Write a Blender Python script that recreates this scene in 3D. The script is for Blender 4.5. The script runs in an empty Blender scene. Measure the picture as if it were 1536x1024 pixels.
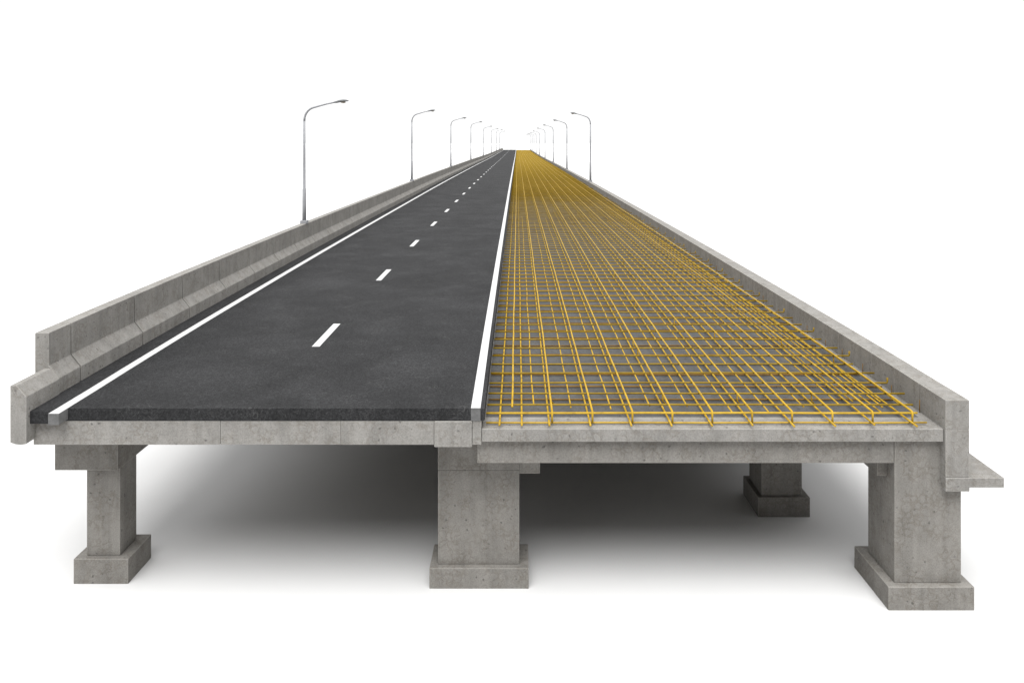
import bpy, bmesh, math, random
from mathutils import Vector

random.seed(7)
sc = bpy.context.scene
col = sc.collection
R = math.radians

# ------------------------------------------------------------------ bridge geometry (metres)
# X across the bridge, Y along it (away from the viewer), Z up, ground at z = 0
EYE = 8.0
FRONT = 13.30          # cut face of the road half
FAR = 452.0            # far end of the deck
CAMBER = [(12, 0), (13.3, 0), (16, .05), (20, .10), (31, .17), (55, .22), (80, .24), (110, .18),
          (150, .08), (200, -.12), (260, -.25), (340, -.32), (460, -.35)]


def camber(y):
    """Gentle vertical curve of the deck."""
    p = CAMBER
    if y <= p[0][0]:
        return p[0][1]
    for i in range(len(p) - 1):
        if y <= p[i + 1][0]:
            x0, y0 = p[i]
            x1, y1 = p[i + 1]
            m0 = (y1 - p[i - 1][1]) / (x1 - p[i - 1][0]) if i > 0 else 0
            m1 = (p[i + 2][1] - y0) / (p[i + 2][0] - x0) if i + 2 < len(p) else (y1 - y0) / (x1 - x0)
            h = x1 - x0
            t = (y - x0) / h
            return ((2 * t**3 - 3 * t**2 + 1) * y0 + (t**3 - 2 * t**2 + t) * h * m0
                    + (-2 * t**3 + 3 * t**2) * y1 + (t**3 - t**2) * h * m1)
    return p[-1][1]


def stations(y0, y1):
    out = [y0]
    while out[-1] < y1 - 1e-6:
        y = out[-1]
        out.append(min(y1, y + max(1.2, y * .05)))
    return out


# ------------------------------------------------------------------ materials
def new_mat(name):
    m = bpy.data.materials.new(name)
    m.use_nodes = True
    nt = m.node_tree
    b = nt.nodes['Principled BSDF']
    return m, nt, b


class G:
    """Small helper for node graphs."""
    def __init__(self, nt):
        self.nt = nt

    def n(self, kind, **kw):
        nd = self.nt.nodes.new(kind)
        for k, v in kw.items():
            setattr(nd, k, v)
        return nd

    def link(self, a, b):
        self.nt.links.new(a, b)

    def noise(self, vec, scale, detail=4, rough=.55, dist=0.0):
        t = self.n('ShaderNodeTexNoise')
        t.inputs['Scale'].default_value = scale
        t.inputs['Detail'].default_value = detail
        t.inputs['Roughness'].default_value = rough
        t.inputs['Distortion'].default_value = dist
        self.link(vec, t.inputs['Vector'])
        return t

    def ramp(self, fac, stops):
        r = self.n('ShaderNodeValToRGB')
        el = r.color_ramp.elements
        while len(el) > 1:
            el.remove(el[-1])
        el[0].position, el[0].color = stops[0][0], (*stops[0][1], 1)
        for p, c in stops[1:]:
            e = el.new(p)
            e.color = (*c, 1)
        self.link(fac, r.inputs['Fac'])
        return r.outputs['Color']

    def mix(self, a, b, fac, mode='MIX'):
        m = self.n('ShaderNodeMix', data_type='RGBA', blend_type=mode)
        for s, v in ((m.inputs[6], a), (m.inputs[7], b)):
            if isinstance(v, tuple):
                s.default_value = (*v, 1)
            else:
                self.link(v, s)
        if isinstance(fac, (int, float)):
            m.inputs[0].default_value = fac
        else:
            self.link(fac, m.inputs[0])
        return m.outputs[2]

    def math(self, op, a, b=None):
        m = self.n('ShaderNodeMath', operation=op)
        for s, v in zip(m.inputs, (a, b)):
            if v is None:
                continue
            if isinstance(v, (int, float)):
                s.default_value = v
            else:
                self.link(v, s)
        return m.outputs[0]

    def bump(self, height, strength, dist, bsdf, normal=None):
        b = self.n('ShaderNodeBump')
        b.inputs['Strength'].default_value = strength
        b.inputs['Distance'].default_value = dist
        self.link(height, b.inputs['Height'])
        if normal is not None:
            self.link(normal, b.inputs['Normal'])
        self.link(b.outputs['Normal'], bsdf.inputs['Normal'])
        return b.outputs['Normal']


def W(v):
    return (v, v, v)


def concrete(name, base=(.285, .272, .252), vein=.5):
    m, nt, b = new_mat(name)
    g = G(nt)
    geo = g.n('ShaderNodeNewGeometry')
    pos = geo.outputs['Position']
    # wide tonal drift
    big = g.noise(pos, 1.6, 5, .62, .4).outputs['Fac']
    tone = g.ramp(big, [(.32, tuple(c * .86 for c in base)), (.52, base), (.70, tuple(c * 1.10 for c in base))])
    # trowel swirls and crazing: warped cell borders broken up by noise
    wn = g.noise(pos, 6.0, 3, .6)
    warp = g.mix(pos, wn.outputs['Color'], .22, 'ADD')
    vc = g.n('ShaderNodeTexVoronoi', feature='DISTANCE_TO_EDGE')
    vc.inputs['Scale'].default_value = 8.0
    g.link(warp, vc.inputs['Vector'])
    craze = g.ramp(vc.outputs['Distance'], [(0.0, W(.8)), (.05, W(.55)), (.19, W(0))])
    where = g.ramp(g.noise(pos, 3.1, 3, .6).outputs['Fac'], [(.40, W(0)), (.58, W(1))])
    sw = g.math('MULTIPLY', craze, where)
    tone = g.mix(tone, tuple(c * k for c, k in zip(base, (.58, .52, .45))), g.math('MULTIPLY', sw, vein))
    wl = g.noise(pos, 7.5, 2, .5, 3.4).outputs['Fac']
    lr = g.ramp(g.math('ABSOLUTE', g.math('SUBTRACT', wl, .49)), [(0, W(1)), (.03, W(0))])
    lw = g.ramp(g.noise(pos, 2.7, 2).outputs['Fac'], [(.48, W(0)), (.64, W(1))])
    lt = g.math('MULTIPLY', lr, lw)
    tone = g.mix(tone, tuple(min(1, c * 1.4) for c in base), g.math('MULTIPLY', lt, .5))
    # faint vertical run marks
    mp = g.n('ShaderNodeMapping')
    mp.inputs['Scale'].default_value = (6, 6, .6)
    g.link(pos, mp.inputs['Vector'])
    run = g.ramp(g.noise(mp.outputs[0], 1.0, 4, .6).outputs['Fac'], [(.33, W(.80)), (.52, W(1.0)), (.75, W(1.07))])
    tone = g.mix(tone, run, .7, 'MULTIPLY')
    # fine grain and pin holes
    fine = g.noise(pos, 48, 6, .7).outputs['Fac']
    tone = g.mix(tone, g.ramp(fine, [(.3, W(.66)), (.52, W(1)), (.75, W(1.2))]), .9, 'MULTIPLY')
    vo = g.n('ShaderNodeTexVoronoi')
    vo.inputs['Scale'].default_value = 6.5
    g.link(g.mix(pos, wn.outputs['Color'], .12, 'ADD'), vo.inputs['Vector'])
    hole = g.ramp(vo.outputs['Distance'], [(.09, W(1)), (.16, W(0))])
    hw = g.ramp(g.noise(pos, 3.7, 1).outputs['Fac'], [(.42, W(0)), (.50, W(1))])
    hole = g.math('MULTIPLY', hole, hw)
    tone = g.mix(tone, tuple(c * .40 for c in base), g.math('MULTIPLY', hole, .8))
    # paler tone along the arrises
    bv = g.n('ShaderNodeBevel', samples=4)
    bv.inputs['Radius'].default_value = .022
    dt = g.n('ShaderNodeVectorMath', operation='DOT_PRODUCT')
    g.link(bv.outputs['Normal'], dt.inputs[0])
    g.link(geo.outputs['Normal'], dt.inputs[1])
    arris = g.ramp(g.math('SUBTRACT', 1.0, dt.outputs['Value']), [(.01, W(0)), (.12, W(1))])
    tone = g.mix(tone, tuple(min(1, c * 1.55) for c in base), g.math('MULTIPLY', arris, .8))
    g.link(tone, b.inputs['Base Color'])
    b.inputs['Roughness'].default_value = .88
    b.inputs['Specular IOR Level'].default_value = .25
    h = g.math('ADD', g.math('MULTIPLY', fine, .5), g.math('MULTIPLY', big, .6))
    h = g.math('SUBTRACT', h, g.math('MULTIPLY', hole, .8))
    h = g.math('SUBTRACT', h, g.math('MULTIPLY', sw, .5))
    h = g.math('ADD', h, g.math('MULTIPLY', lt, .3))
    g.bump(h, .4, .012, b)
    return m


def asphalt():
    m, nt, b = new_mat('asphalt')
    g = G(nt)
    pos = g.n('ShaderNodeNewGeometry').outputs['Position']
    big = g.noise(pos, .55, 4, .55, .5).outputs['Fac']
    base = g.ramp(big, [(.32, (.0165, .0167, .0176)), (.5, (.0208, .0210, .0221)), (.70, (.0295, .0298, .0312))])
    fine = g.noise(pos, 60, 5, .75).outputs['Fac']
    base = g.mix(base, g.ramp(fine, [(.28, W(.35)), (.5, W(1)), (.75, W(2.1))]), .9, 'MULTIPLY')
    gr = g.n('ShaderNodeTexVoronoi')
    gr.inputs['Scale'].default_value = 34
    g.link(pos, gr.inputs['Vector'])
    base = g.mix(base, g.ramp(gr.outputs['Color'], [(.1, W(.55)), (.5, W(1)), (.9, W(1.7))]), .7, 'MULTIPLY')
    # scattered pale aggregate and rolling marks
    vo = g.n('ShaderNodeTexVoronoi')
    vo.inputs['Scale'].default_value = 22
    g.link(pos, vo.inputs['Vector'])
    st = g.ramp(vo.outputs['Distance'], [(.06, W(1)), (.13, W(0))])
    sel = g.ramp(g.noise(pos, 6, 2).outputs['Fac'], [(.58, W(0)), (.66, W(1))])
    base = g.mix(base, (.13, .13, .13), g.math('MULTIPLY', g.math('MULTIPLY', st, sel), .55))
    wr = g.noise(pos, 3.6, 2, .5, 3.0).outputs['Fac']
    ridge = g.ramp(g.math('ABSOLUTE', g.math('SUBTRACT', wr, .5)), [(0, W(1)), (.025, W(0))])
    rs = g.ramp(g.noise(pos, 1.7, 3).outputs['Fac'], [(.48, W(0)), (.66, W(1))])
    base = g.mix(base, (.075, .075, .075), g.math('MULTIPLY', g.math('MULTIPLY', ridge, rs), .75))
    g.link(base, b.inputs['Base Color'])
    b.inputs['Roughness'].default_value = .86
    b.inputs['Specular IOR Level'].default_value = .22
    h = g.math('ADD', fine, g.math('MULTIPLY', st, .3))
    g.bump(h, .8, .02, b)
    return m


def painted(name, colour, rough, lo=.82, hi=1.08, scale=9.0, metal=0.0, bump=.1):
    m, nt, b = new_mat(name)
    g = G(nt)
    pos = g.n('ShaderNodeNewGeometry').outputs['Position']
    n1 = g.noise(pos, scale, 5, .65).outputs['Fac']
    c = g.mix(colour, g.ramp(n1, [(.3, W(lo)), (.6, W(1)), (.8, W(hi))]), 1.0, 'MULTIPLY')
    g.link(c, b.inputs['Base Color'])
    b.inputs['Roughness'].default_value = rough
    b.inputs['Metallic'].default_value = metal
    if 'floor' in name:
        b.inputs['Specular IOR Level'].default_value = 0
    g.bump(n1, bump, .01, b)
    return m


def rebar_paint(name, k):
    m, nt, b = new_mat(name)
    g = G(nt)
    pos = g.n('ShaderNodeNewGeometry').outputs['Position']
    n1 = g.noise(pos, 5, 4, .65).outputs['Fac']
    c = g.ramp(n1, [(p, tuple(a * q for a, q in zip(v, k))) for p, v in ((.28, (.28, .168, .010)), (.5, (.41, .258, .017)), (.75, (.50, .325, .032)))])
    rust = g.ramp(g.noise(pos, 17, 3, .7).outputs['Fac'], [(.62, W(0)), (.74, W(1))])
    c = g.mix(c, (.26, .10, .02), g.math('MULTIPLY', rust, .6))
    g.link(c, b.inputs['Base Color'])
    b.inputs['Roughness'].default_value = .55
    b.inputs['Specular IOR Level'].default_value = .22
    # rolled ribs
    wv = g.noise(pos, 90, 2).outputs['Fac']
    g.bump(wv, .25, .006, b)
    return m


M = {
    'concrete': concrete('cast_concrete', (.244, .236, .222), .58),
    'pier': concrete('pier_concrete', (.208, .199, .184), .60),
    'sheet': concrete('dark_concrete', (.086, .086, .085), .5),
    'joint': painted('joint_filler', (.03, .029, .027), .95),
    'asphalt': asphalt(),
    'white': painted('white_road_paint', (.51, .51, .51), .8, .86, 1.06, 14, bump=.15),
    'grey_end': painted('grey_marking_end', (.12, .12, .12), .85, .7, 1.2, 12),
    'yellow': rebar_paint('yellow_bar_coating', (1, 1, 1)),
    'ochre': rebar_paint('ochre_bar_coating', (.56, .57, .50)),
    'brown': rebar_paint('brown_bar_coating', (.46, .37, .35)),  # darker, browner tint of the yellow coating
    'galv': painted('galvanised_steel', (.27, .275, .29), .62, .85, 1.1, 6, metal=.0, bump=.05),
    'housing': painted('lamp_housing', (.12, .125, .13), .5, .85, 1.1, 8, metal=.0, bump=.05),
    'lens': painted('lamp_lens', (.34, .30, .24), .35, .9, 1.05, 8, bump=.02),
    'ground': painted('white_floor', (.61, .61, .61), .95, .985, 1.01, .8, bump=.02),
}


# ------------------------------------------------------------------ object helpers
def link(name, bm, mats, parent=None, origin=(0, 0, 0), bevel=0.0, smooth=False, seg=2):
    """One mesh object from a bmesh given in world coordinates."""
    bmesh.ops.recalc_face_normals(bm, faces=bm.faces)
    for v in bm.verts:
        v.co -= Vector(origin)
    me = bpy.data.meshes.new(name)
    bm.to_mesh(me)
    bm.free()
    for m in (mats if isinstance(mats, (list, tuple)) else [mats]):
        me.materials.append(m)
    if smooth:
        for p in me.polygons:
            p.use_smooth = True
    o = bpy.data.objects.new(name, me)
    col.objects.link(o)
    if parent is None:
        o.location = origin
    else:
        o.parent = parent
    if bevel:
        md = o.modifiers.new('bevel', 'BEVEL')
        md.width = bevel
        md.segments = seg
        md.limit_method = 'ANGLE'
        md.angle_limit = R(35)
    return o


def thing(name, label, cat, loc, group=None, kind='thing'):
    o = bpy.data.objects.new(name, None)
    o.empty_display_size = .3
    col.objects.link(o)
    o.location = loc
    tag(o, label, cat, group, kind)
    return o


def tag(o, label, cat, group=None, kind='thing'):
    o['label'] = label
    o['category'] = cat
    o['kind'] = kind
    if group:
        o['group'] = group


def box(bm, x0, x1, y0, y1, z0, z1):
    v = [bm.verts.new(p) for p in ((x0, y0, z0), (x1, y0, z0), (x1, y1, z0), (x0, y1, z0),
                                   (x0, y0, z1), (x1, y0, z1), (x1, y1, z1), (x0, y1, z1))]
    for f in ((0, 3, 2, 1), (4, 5, 6, 7), (0, 1, 5, 4), (1, 2, 6, 5), (2, 3, 7, 6), (3, 0, 4, 7)):
        bm.faces.new([v[i] for i in f])


def sweep(bm, prof, y0, y1, bend=True):
    """A closed X-Z profile carried along the bridge, following its camber."""
    rows = []
    for y in stations(y0, y1):
        c = camber(y) if bend else 0
        rows.append([bm.verts.new((x, y, z + c)) for x, z in prof])
    n = len(prof)
    for a, b in zip(rows, rows[1:]):
        for i in range(n):
            j = (i + 1) % n
            bm.faces.new((a[i], a[j], b[j], b[i]))
    bm.faces.new(rows[0])
    bm.faces.new(rows[-1][::-1])


def rect(x0, x1, z0, z1):
    return [(x0, z0), (x1, z0), (x1, z1), (x0, z1)]


def tube(bm, pts, rad, n=8):
    """Round bar through points, radius per point or one radius, capped."""
    pts = [Vector(p) for p in pts]
    rads = rad if isinstance(rad, (list, tuple)) else [rad] * len(pts)
    rings = []
    up0 = None
    for i, p in enumerate(pts):
        d = (pts[min(i + 1, len(pts) - 1)] - pts[max(i - 1, 0)]).normalized()
        if up0 is None:
            up0 = Vector((0, 0, 1)) if abs(d.z) < .9 else Vector((0, 1, 0))
        u = d.cross(up0)
        if u.length < 1e-4:
            u = d.cross(Vector((1, 0, 0)))
        u.normalize()
        w = u.cross(d).normalized()
        up0 = w
        rings.append([bm.verts.new(p + (u * math.cos(2 * math.pi * k / n) + w * math.sin(2 * math.pi * k / n)) * rads[i])
                      for k in range(n)])
    for a, b in zip(rings, rings[1:]):
        for k in range(n):
            bm.faces.new((a[k], a[(k + 1) % n], b[(k + 1) % n], b[k]))
    bm.faces.new(rings[0][::-1])
    bm.faces.new(rings[-1])


# ------------------------------------------------------------------ ground
bm = bmesh.new()
S = 3000
bm.faces.new([bm.verts.new(p) for p in ((-S, -S, 0), (S, -S, 0), (S, S, 0), (-S, S, 0))])
o = link('ground', bm, M['ground'])
tag(o, 'plain white floor spreading under and around the bridge', 'ground', kind='structure')

# ------------------------------------------------------------------ deck slab under the road
ROAD_TOP, SLAB_TOP, SLAB_BOT = 3.455, 3.239, 2.83
t = thing('deck_slab', 'higher grey concrete deck slab directly under the asphalt', 'bridge deck', (-4.4, FRONT, SLAB_BOT))
cuts = [(-8.25, -5.07, 0, 0), (-5.064, -3.012, .003, 0), (-3.006, -1.42, 0, 0), (-1.414, -.775, -.02, -.032), (-.769, -.614, 0, 0)]
for x0, x1, dy, dz in cuts:
    bm = bmesh.new()
    sweep(bm, rect(x0, x1, SLAB_BOT + dz, SLAB_TOP), FRONT + dy, FAR)
    link('slab_section', bm, M['concrete'], t, t.location, .010)

for x in (-3.9, -2.6):  # unseen girders, added to darken the space under the deck
    bm = bmesh.new()
    sweep(bm, [(x - .22, 2.30), (x + .22, 2.30), (x + .22, 2.45), (x + .09, 2.52), (x + .09, SLAB_BOT - .003), (x - .09, SLAB_BOT - .003),
               (x - .09, 2.52), (x - .22, 2.45)], 14.9, 60)
    link('shade_girder', bm, M['pier'], t, t.location)

# ------------------------------------------------------------------ road
bm = bmesh.new()
sweep(bm, rect(-7.845, -.557, SLAB_TOP + .003, ROAD_TOP), FRONT - .006, FAR)
sweep(bm, [(-8.262, SLAB_TOP + .003), (-7.845, SLAB_TOP + .003), (-7.845, ROAD_TOP), (-8.262, ROAD_TOP)], FRONT - .15, FAR)
road = link('road', bm, M['asphalt'], bevel=.008)
tag(road, 'dark asphalt carriageway with white lines on the finished half of the bridge', 'road', kind='structure')


def edge_line(x0, x1, y0, thick):
    bm = bmesh.new()
    sweep(bm, rect(x0, x1, ROAD_TOP + .004, ROAD_TOP + .006), y0 + .004, FAR)
    for f in bm.faces:
        f.material_index = 0
    k = len(bm.faces)
    box(bm, x0, x1, y0, FRONT + .05, ROAD_TOP - thick, ROAD_TOP + .003)
    bm.faces.ensure_lookup_table()
    for f in bm.faces[k:]:
        f.material_index = 1
    link('edge_line', bm, [M['white'], M['grey_end']], road)


edge_line(-7.83, -7.655, 13.02, .185)
edge_line(-.790, -.628, FRONT - .012, .214)
n = 0
y = 17.02
while y < FAR - 4:
    bm = bmesh.new()
    x = -4.40
    sweep(bm, rect(x - .085, x + .085, ROAD_TOP + .004, ROAD_TOP + .007), y, y + 2.02)
    link('lane_dash', bm, M['white'], road)
    y += 7.7

# ------------------------------------------------------------------ concrete barrier beside the road
WI, WO, SE = -8.42, -8.67, -8.24      # wall inner face, outer face, toe of the slope
bar = thing('concrete_barrier', 'grey barrier wall with sloped foot along the asphalt edge', 'barrier', (WO, 13.05, 2.9))
prof_wall = [(WO, 2.9), (SE, 2.9), (SE, 3.73), (WI, 3.955), (WI, 4.55), (WO, 4.55)]
inset = .035
prof_core = [(WO + inset, 2.95), (SE - inset, 2.95), (SE - inset, 3.73 - inset), (WI - inset, 3.955 - inset),
             (WI - inset, 4.55 - inset), (WO + inset, 4.55 - inset)]
bm = bmesh.new()
sweep(bm, prof_core, 14.08, FAR - .1)
link('joint_filler', bm, M['joint'], bar, bar.location)
bm = bmesh.new()
nub = [(-8.485, 2.965), (-8.40, 2.935), (-8.31, 2.925), (-8.215, 2.94), (-8.215, 3.73), (-8.38, 3.92), (-8.485, 3.92)]
sweep(bm, nub, 13.05, 14.005)
link('end_kerb', bm, M['concrete'], bar, bar.location, .010)
edges = [14.02, 14.75]
while edges[-1] < FAR:
    edges.append(min(FAR, edges[-1] + 2.45))
rest = bmesh.new()
for i, (a, b) in enumerate(zip(edges, edges[1:])):
    if b - a < .1:
        continue
    bm = bmesh.new() if i < 99 else rest
    sweep(bm, prof_wall, a, b - .038)
    if i < 99:
        link('wall_panel', bm, M['concrete'], bar, bar.location, .011)
o = link('wall_panel', rest, M['concrete'], bar, bar.location)
o['kind'] = 'stuff'

# ------------------------------------------------------------------ deck slab under the bars
LOW_TOP, LOW_BOT = 3.095, 2.875
t = thing('deck_slab', 'lower grey concrete deck slab carrying the yellow bars, stepped below the road', 'bridge deck', (3.3, 13.32, LOW_BOT))
bm = bmesh.new()
sweep(bm, rect(-.608, 7.277, LOW_BOT, LOW_TOP), 13.32, FAR)
link('slab_section', bm, M['concrete'], t, t.location, .010)
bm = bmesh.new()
sweep(bm, rect(-.56, 7.12, LOW_TOP + .002, LOW_TOP + .006), 13.86, FAR - .3)  # thin darker sheet over the slab top, below the bars
link('dark_sheet', bm, M['sheet'], t, t.location)
bm = bmesh.new()
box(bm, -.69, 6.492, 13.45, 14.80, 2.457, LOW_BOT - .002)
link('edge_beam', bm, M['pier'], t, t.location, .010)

for x in (.9, 1.9, 2.9, 3.9, 4.8):  # more girders added out of view, deepening the shade below this half
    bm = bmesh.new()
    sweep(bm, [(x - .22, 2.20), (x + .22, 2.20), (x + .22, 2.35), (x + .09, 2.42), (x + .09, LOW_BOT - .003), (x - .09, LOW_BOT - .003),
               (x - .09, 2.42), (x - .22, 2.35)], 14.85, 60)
    link('shade_girder', bm, M['pier'], t, t.location)

# ------------------------------------------------------------------ parapet beside the bars
PI0, PI1, PTOP, PMID, PBOT = 7.285, 7.690, 3.60, 3.102, 2.05
par = thing('parapet_wall', 'plain upright grey parapet wall along the yellow bar grid', 'parapet', (PI0, 13.27, PBOT))
bm = bmesh.new()
sweep(bm, rect(PI0, PI1, 2.290, PMID - .004), 13.27, FAR)
link('fascia', bm, M['concrete'], par, par.location, .010)
bm = bmesh.new()
sweep(bm, rect(PI0 + .025, PI1 - .025, PMID - .02, PTOP - .025), 13.33, FAR - .1)
link('joint_filler', bm, M['joint'], par, par.location)
edges = [13.27]
while edges[-1] < FAR:
    edges.append(min(FAR, edges[-1] + random.choice((.82, .9, .9, .98))))
rest = bmesh.new()
for i, (a, b) in enumerate(zip(edges, edges[1:])):
    if b - a < .1:
        continue
    bm = bmesh.new() if i < 99 else rest
    sweep(bm, rect(PI0, PI1, PMID, PTOP), a, b - .018)
    if i < 99:
        link('wall_panel', bm, M['concrete'], par, par.location, .007)
o = link('wall_panel', rest, M['concrete'], par, par.location)
o['kind'] = 'stuff'
bm = bmesh.new()
sweep(bm, [(PI0, PBOT), (PI1, PBOT), (PI1, 2.116), (8.277, 2.116), (8.277, 2.286), (PI0, 2.286)], 13.262, FAR)
o = link('service_ledge', bm, M['concrete'], None, (8.0, 13.272, 2.116), .010)
tag(o, 'narrow concrete ledge jutting out low on the outer side of the parapet', 'ledge')


# ------------------------------------------------------------------ piers
def pier(label, colbox, footbox, extra=()):
    x0, x1, y0, y1, z1 = colbox
    fx0, fx1, fy0, fy1, fz = footbox
    t = thing('bridge_pier', label, 'pier', ((fx0 + fx1) / 2, (fy0 + fy1) / 2, 0), 'concrete piers under the bridge')
    bm = bmesh.new()
    box(bm, fx0, fx1, fy0, fy1, -.02, fz)
    link('footing', bm, M['pier'], t, t.location, .012)
    bm = bmesh.new()
    box(bm, x0, x1, y0, y1, fz + .001, z1)
    link('column', bm, M['pier'], t, t.location, .011)
    for name, *b in extra:
        bm = bmesh.new()
        box(bm, *b)
        link(name, bm, M['pier'], t, t.location, .011)
    return t


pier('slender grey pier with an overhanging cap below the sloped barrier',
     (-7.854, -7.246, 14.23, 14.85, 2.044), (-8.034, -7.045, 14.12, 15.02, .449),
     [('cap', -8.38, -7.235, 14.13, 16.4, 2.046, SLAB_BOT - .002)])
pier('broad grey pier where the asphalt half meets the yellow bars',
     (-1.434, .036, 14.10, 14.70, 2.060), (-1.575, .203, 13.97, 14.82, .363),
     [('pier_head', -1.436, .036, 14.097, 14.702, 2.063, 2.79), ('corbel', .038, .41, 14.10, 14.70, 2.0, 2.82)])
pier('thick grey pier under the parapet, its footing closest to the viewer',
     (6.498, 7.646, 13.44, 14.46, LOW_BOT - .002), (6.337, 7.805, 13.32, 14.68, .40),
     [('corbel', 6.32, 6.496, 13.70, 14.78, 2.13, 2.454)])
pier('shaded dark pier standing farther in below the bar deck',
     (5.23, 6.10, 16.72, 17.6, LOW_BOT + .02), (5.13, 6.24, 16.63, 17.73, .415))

# ------------------------------------------------------------------ yellow reinforcing bars
mat = thing('rebar_mat', 'yellow steel bar grid in two layers on the bare concrete deck', 'reinforcement grid', (3.3, 13.2, LOW_TOP))
ZT, ZB = 3.300, 3.135
rng = random.Random(11)


def longbar(x, z, r, y0, y1, hook=0.0, wob=.006):
    bm = bmesh.new()
    pts = []
    for k, y in enumerate(stations(y0, y1)):
        a = wob if y < 60 else wob * .4
        pts.append((x + rng.uniform(-a, a), y, z + camber(y) + rng.uniform(-.004, .004)))
    if hook:
        p0 = pts[0]
        pts = [(p0[0], p0[1] - .012, p0[2] - hook), (p0[0], p0[1] - .012, p0[2] - .03), (p0[0], p0[1] + .004, p0[2] - .006)] + pts[1:]
    tube(bm, pts, r, 8)
    link('lengthwise_bar', bm, M['yellow'], mat, mat.location, smooth=True)


tops = [-.09 + .692 * k for k in range(11)]
for k, x in enumerate(tops):
    longbar(x, ZT + .034, .0185, 13.50 if k else 13.7, FAR - .6, .205 if k else 0)
for x in tops[:-1]:
    longbar(x + .355 + rng.uniform(-.03, .03), ZT - .030, .0135, 13.62 + rng.uniform(0, .35), 46 + rng.uniform(-5, 8), 0, .012)
for x in [-.30, .08] + [.55] + [q - .05 for q in tops[2:]]:
    longbar(x, ZB + .032, .0175, 13.25 + rng.uniform(-.03, .06), FAR - .6)
for x in (6.2, 6.45, 6.72, 6.98):
    longbar(x + rng.uniform(-.05, .05), ZB + .07, .013, 13.7 + rng.uniform(0, .8), 60, 0, .03)


def crossbar(bm, y, z, r, x0, x1, up):
    c = camber(y)
    pts = []
    n_ = 8
    for i in range(n_ + 1):
        x = x0 + (x1 - x0) * i / n_
        pts.append((x, y + rng.uniform(-.010, .010), z + c + rng.uniform(-.004, .004)))
    if up:
        pts.append((x1 + .012, y, z + c + .02))
        pts.append((x1 + .014, y, z + c + up))
    tube(bm, pts, r, 8 if y < 80 else 5)


top_y, y = [13.50, 13.92], 14.5
while y < FAR - .8:
    top_y.append(y)
    y += .60 if y < 17 else .70
low_y, y = [13.50], 14.66
while y < FAR - .8:
    low_y.append(y)
    y += .72
for ys, z, r, keep, low in ((top_y, ZT, .0180, 72, False), (low_y, ZB, .0145, 26, True)):
    far_bars = bmesh.new()
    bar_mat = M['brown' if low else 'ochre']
    for i, y in enumerate(ys):
        bm = bmesh.new() if i < keep else far_bars
        x1 = 7.10 + rng.uniform(-.12, .12)
        if i == 0:
            x1 = 7.08 if low else 6.92
        up = 0
        if not low and i > 1 and i % 3 == 0 and y < 45:
            up, x1 = .10, 7.17 + rng.uniform(-.03, .03)
        crossbar(bm, y + (rng.uniform(-.02, .02) if i else 0), z, r, -.54, x1, up)
        if i < keep:
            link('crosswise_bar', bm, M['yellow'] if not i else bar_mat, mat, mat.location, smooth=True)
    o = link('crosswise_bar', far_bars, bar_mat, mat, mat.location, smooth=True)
    o['kind'] = 'stuff'
# upright spacers between the two layers, and starter stubs at the foot of the parapet
rng2 = random.Random(5)
for k in range(26):
    y = rng2.choice(top_y[2:26])
    x = rng2.choice(tops[1:]) + .02
    bm = bmesh.new()
    c = camber(y)
    tube(bm, [(x, y, ZT + c), (x + .002, y + .003, ZB + .02 + c), (x + .05, y + .01, LOW_TOP + .012 + c)], .013, 6)
    link('spacer', bm, M['yellow'], mat, mat.location, smooth=True)
for k in range(20):
    y = 14.1 + k * 1.1 + rng2.uniform(-.15, .15)
    bm = bmesh.new()
    c = camber(y)
    h = rng2.uniform(.10, .24)
    tube(bm, [(7.255, y, LOW_TOP - .02 + c), (7.257, y, LOW_TOP + h + c)], .007, 6)
    link('starter_stub', bm, M['brown'], mat, mat.location, smooth=True)


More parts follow.
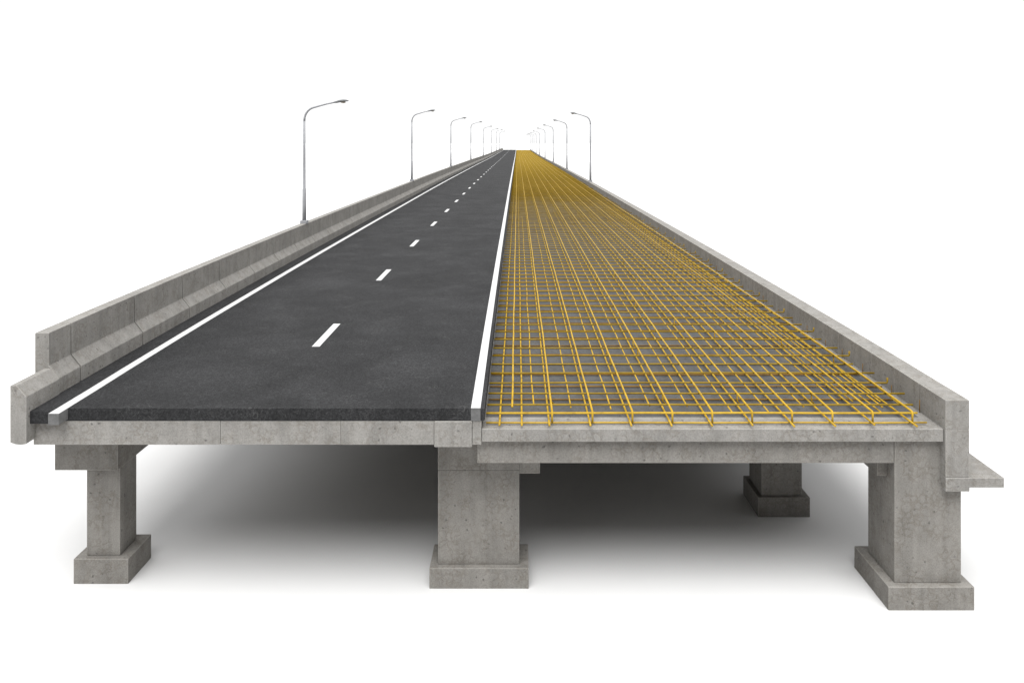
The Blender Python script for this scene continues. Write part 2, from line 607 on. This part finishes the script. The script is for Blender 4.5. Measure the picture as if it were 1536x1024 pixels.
# ------------------------------------------------------------------ street lamps
def street_lamp(loc, h, reach, side, label, group):
    """side +1: the arm points to +X, -1: to -X."""
    t = thing('street_lamp', label, 'street lamp', loc, group)
    ox, oy, oz = loc
    k = h / 4.88
    kr = h / 4.88
    u = reach / .36

    def P(a, b, dy=0):
        return (ox + side * a * u, oy + dy, oz + b * h)

    bm = bmesh.new()
    box(bm, ox - .135 * kr, ox + .135 * kr, oy - .135 * kr, oy + .135 * kr, oz - .01, oz + .12 * kr)
    link('base_plate', bm, M['galv'], t, loc, .012)
    bm = bmesh.new()
    tube(bm, [(ox, oy, oz + .1), P(0, .15), P(0, .283), P(0, .287), P(0, .55), P(0, .84)],
         [q * kr for q in (.080, .077, .073, .060, .053, .044)], 14)
    link('pole', bm, M['galv'], t, loc, smooth=True)
    bm = bmesh.new()
    arc = [(0, .835), (.003, .866), (.012, .894), (.028, .918), (.048, .936), (.070, .946), (.12, .960), (.18, .976), (.255, .992)]
    tube(bm, [P(a, b) for a, b in arc], [q * kr for q in (.0445, .043, .042, .041, .040, .038, .034, .030, .028)], 12)
    link('arm', bm, M['galv'], t, loc, smooth=True)
    # cobra-head lantern lofted along the arm
    bm = bmesh.new()
    rows = []
    for a, b, w, zt, zb in ((.240, .989, .030, .026, .026), (.262, .992, .062, .045, .040), (.29, .998, .105, .062, .044),
                            (.32, 1.001, .120, .064, .034), (.345, 1.002, .095, .048, .020), (.362, 1.002, .035, .018, .010)):
        c = Vector(P(a, b))
        ring = []
        for q in range(12):
            an = 2 * math.pi * q / 12
            s_, c_ = math.sin(an), math.cos(an)
            ring.append(bm.verts.new(c + Vector((0, c_ * w * kr, s_ * (zt if s_ > 0 else zb) * kr))))
        rows.append(ring)
    for r0, r1 in zip(rows, rows[1:]):
        for q in range(12):
            bm.faces.new((r0[q], r0[(q + 1) % 12], r1[(q + 1) % 12], r1[q]))
    bm.faces.new(rows[0])
    bm.faces.new(rows[-1])
    head = link('lamp_head', bm, M['housing'], t, loc, smooth=True)
    bm = bmesh.new()
    c = Vector(P(.318, .9985)) + Vector((0, 0, -.030 * kr))
    rows = []
    for s_, dz in ((1, .012), (.95, -.012), (.7, -.036), (.3, -.046)):
        rows.append([bm.verts.new(c + Vector((math.cos(2 * math.pi * q / 12) * .11 * s_ * kr,
                                              math.sin(2 * math.pi * q / 12) * .075 * s_ * kr, dz * kr))) for q in range(12)])
    for r0, r1 in zip(rows, rows[1:]):
        for q in range(12):
            bm.faces.new((r0[q], r0[(q + 1) % 12], r1[(q + 1) % 12], r1[q]))
    bm.faces.new(rows[0])
    bm.faces.new(rows[-1])
    o = link('lens', bm, M['lens'], head, loc, smooth=True)


ORD = ['second', 'third', 'fourth', 'fifth', 'sixth', 'seventh', 'eighth', 'ninth']
road_lamps = [(31.2, 4.88, 1.76), (63, 5.7, 1.9), (100, 6.24, 2.0), (143, 6.9, 2.1), (195, 7.3, 2.25),
              (255, 7.85, 2.4), (316, 8.4, 2.6), (375, 8.6, 2.6)]
for i, (y, h, r) in enumerate(road_lamps):
    if i == 0:
        lab = 'largest-looking grey street lamp, first on the sloped barrier beside the asphalt'
    elif i == len(road_lamps) - 1:
        lab = 'faint street lamp at the very far end of the row on the asphalt barrier'
    else:
        lab = 'grey street lamp on the asphalt-side barrier, %s in its row from the cut end' % ORD[i - 1]
    street_lamp((-8.52, y, 4.55 + camber(y)), h, r, 1, lab, 'street lamps on the road barrier')
bar_lamps = [(80, 7.04, 2.05), (118, 7.43, 2.1), (163, 7.76, 2.15), (211, 8.08, 2.2), (263, 8.1, 2.3), (310, 8.2, 2.4),
             (351, 8.25, 2.5), (392, 8.4, 2.5), (434, 8.5, 2.5)]
for i, (y, h, r) in enumerate(bar_lamps):
    if i == 0:
        lab = 'tallest-looking street lamp on the parapet beside the yellow bars, first of its row'
    elif i == len(bar_lamps) - 1:
        lab = 'faint street lamp at the very far end of the row on the bar-side parapet'
    else:
        lab = 'grey street lamp on the bar-side parapet, %s in its row from the cut end' % ORD[i - 1]
    street_lamp((7.50, y, PTOP + camber(y)), h, r, -1, lab, 'street lamps on the bar-side parapet')

# ------------------------------------------------------------------ light
w = bpy.data.worlds.new('World')
sc.world = w
w.use_nodes = True
nt = w.node_tree
g = G(nt)
bg = nt.nodes['Background']
geo = g.n('ShaderNodeTexCoord')
sep = g.n('ShaderNodeSeparateXYZ')
g.link(geo.outputs['Generated'], sep.inputs[0])
# bright white surround ahead, dimmer overhead and behind the viewer
az = g.math('ARCTAN2', sep.outputs['X'], sep.outputs['Y'])
az = g.math('ARCTAN2', sep.outputs['X'], sep.outputs['Y'])
ahead = g.ramp(g.math('DIVIDE', g.math('ABSOLUTE', az), math.pi), [(.0, W(1.08)), (.27, W(1.08)), (.36, W(.16)), (1, W(.16))])
up = g.ramp(g.math('ABSOLUTE', sep.outputs['Z']), [(.0, W(1)), (.32, W(1)), (.50, W(.30)), (1, W(.30))])
low = g.mix(ahead, up, 1.0, 'MULTIPLY')
# broad soft light from high on both sides
sx = g.ramp(g.math('ABSOLUTE', sep.outputs['X']), [(.30, W(0)), (.55, W(1))])
sz = g.ramp(sep.outputs['Z'], [(.36, W(0)), (.50, W(1))])
side = g.mix(g.mix(sx, sz, 1.0, 'MULTIPLY'), W(2.2), 1.0, 'MULTIPLY')
g.link(g.mix(low, side, 1.0, 'ADD'), bg.inputs['Color'])
bg.inputs['Strength'].default_value = 1.0

ld = bpy.data.lights.new('sun', 'SUN')
ld.energy = 5.0
ld.angle = R(48)
ld.color = (1, .995, .985)
lo = bpy.data.objects.new('sun', ld)
col.objects.link(lo)
lo.location = (-6, -10, 30)
lo.rotation_euler = (R(26), 0, R(-3))

# ------------------------------------------------------------------ camera (level, vertical shift)
cd = bpy.data.cameras.new('camera')
cd.sensor_width = 36
cd.lens = 36 * 1170.4 / 1536
cd.shift_x = -8 / 1536
cd.shift_y = -300 / 1536
cd.clip_start = .1
cd.clip_end = 9000
co = bpy.data.objects.new('camera', cd)
col.objects.link(co)
co.location = (0, 0, EYE)
co.rotation_euler = (R(90), 0, 0)
sc.camera = co

sc.view_settings.view_transform = 'Standard'
sc.view_settings.look = 'None'
sc.view_settings.exposure = 0
sc.view_settings.gamma = 1
sc.view_settings.use_curve_mapping = False

sc.cycles.use_denoising = True
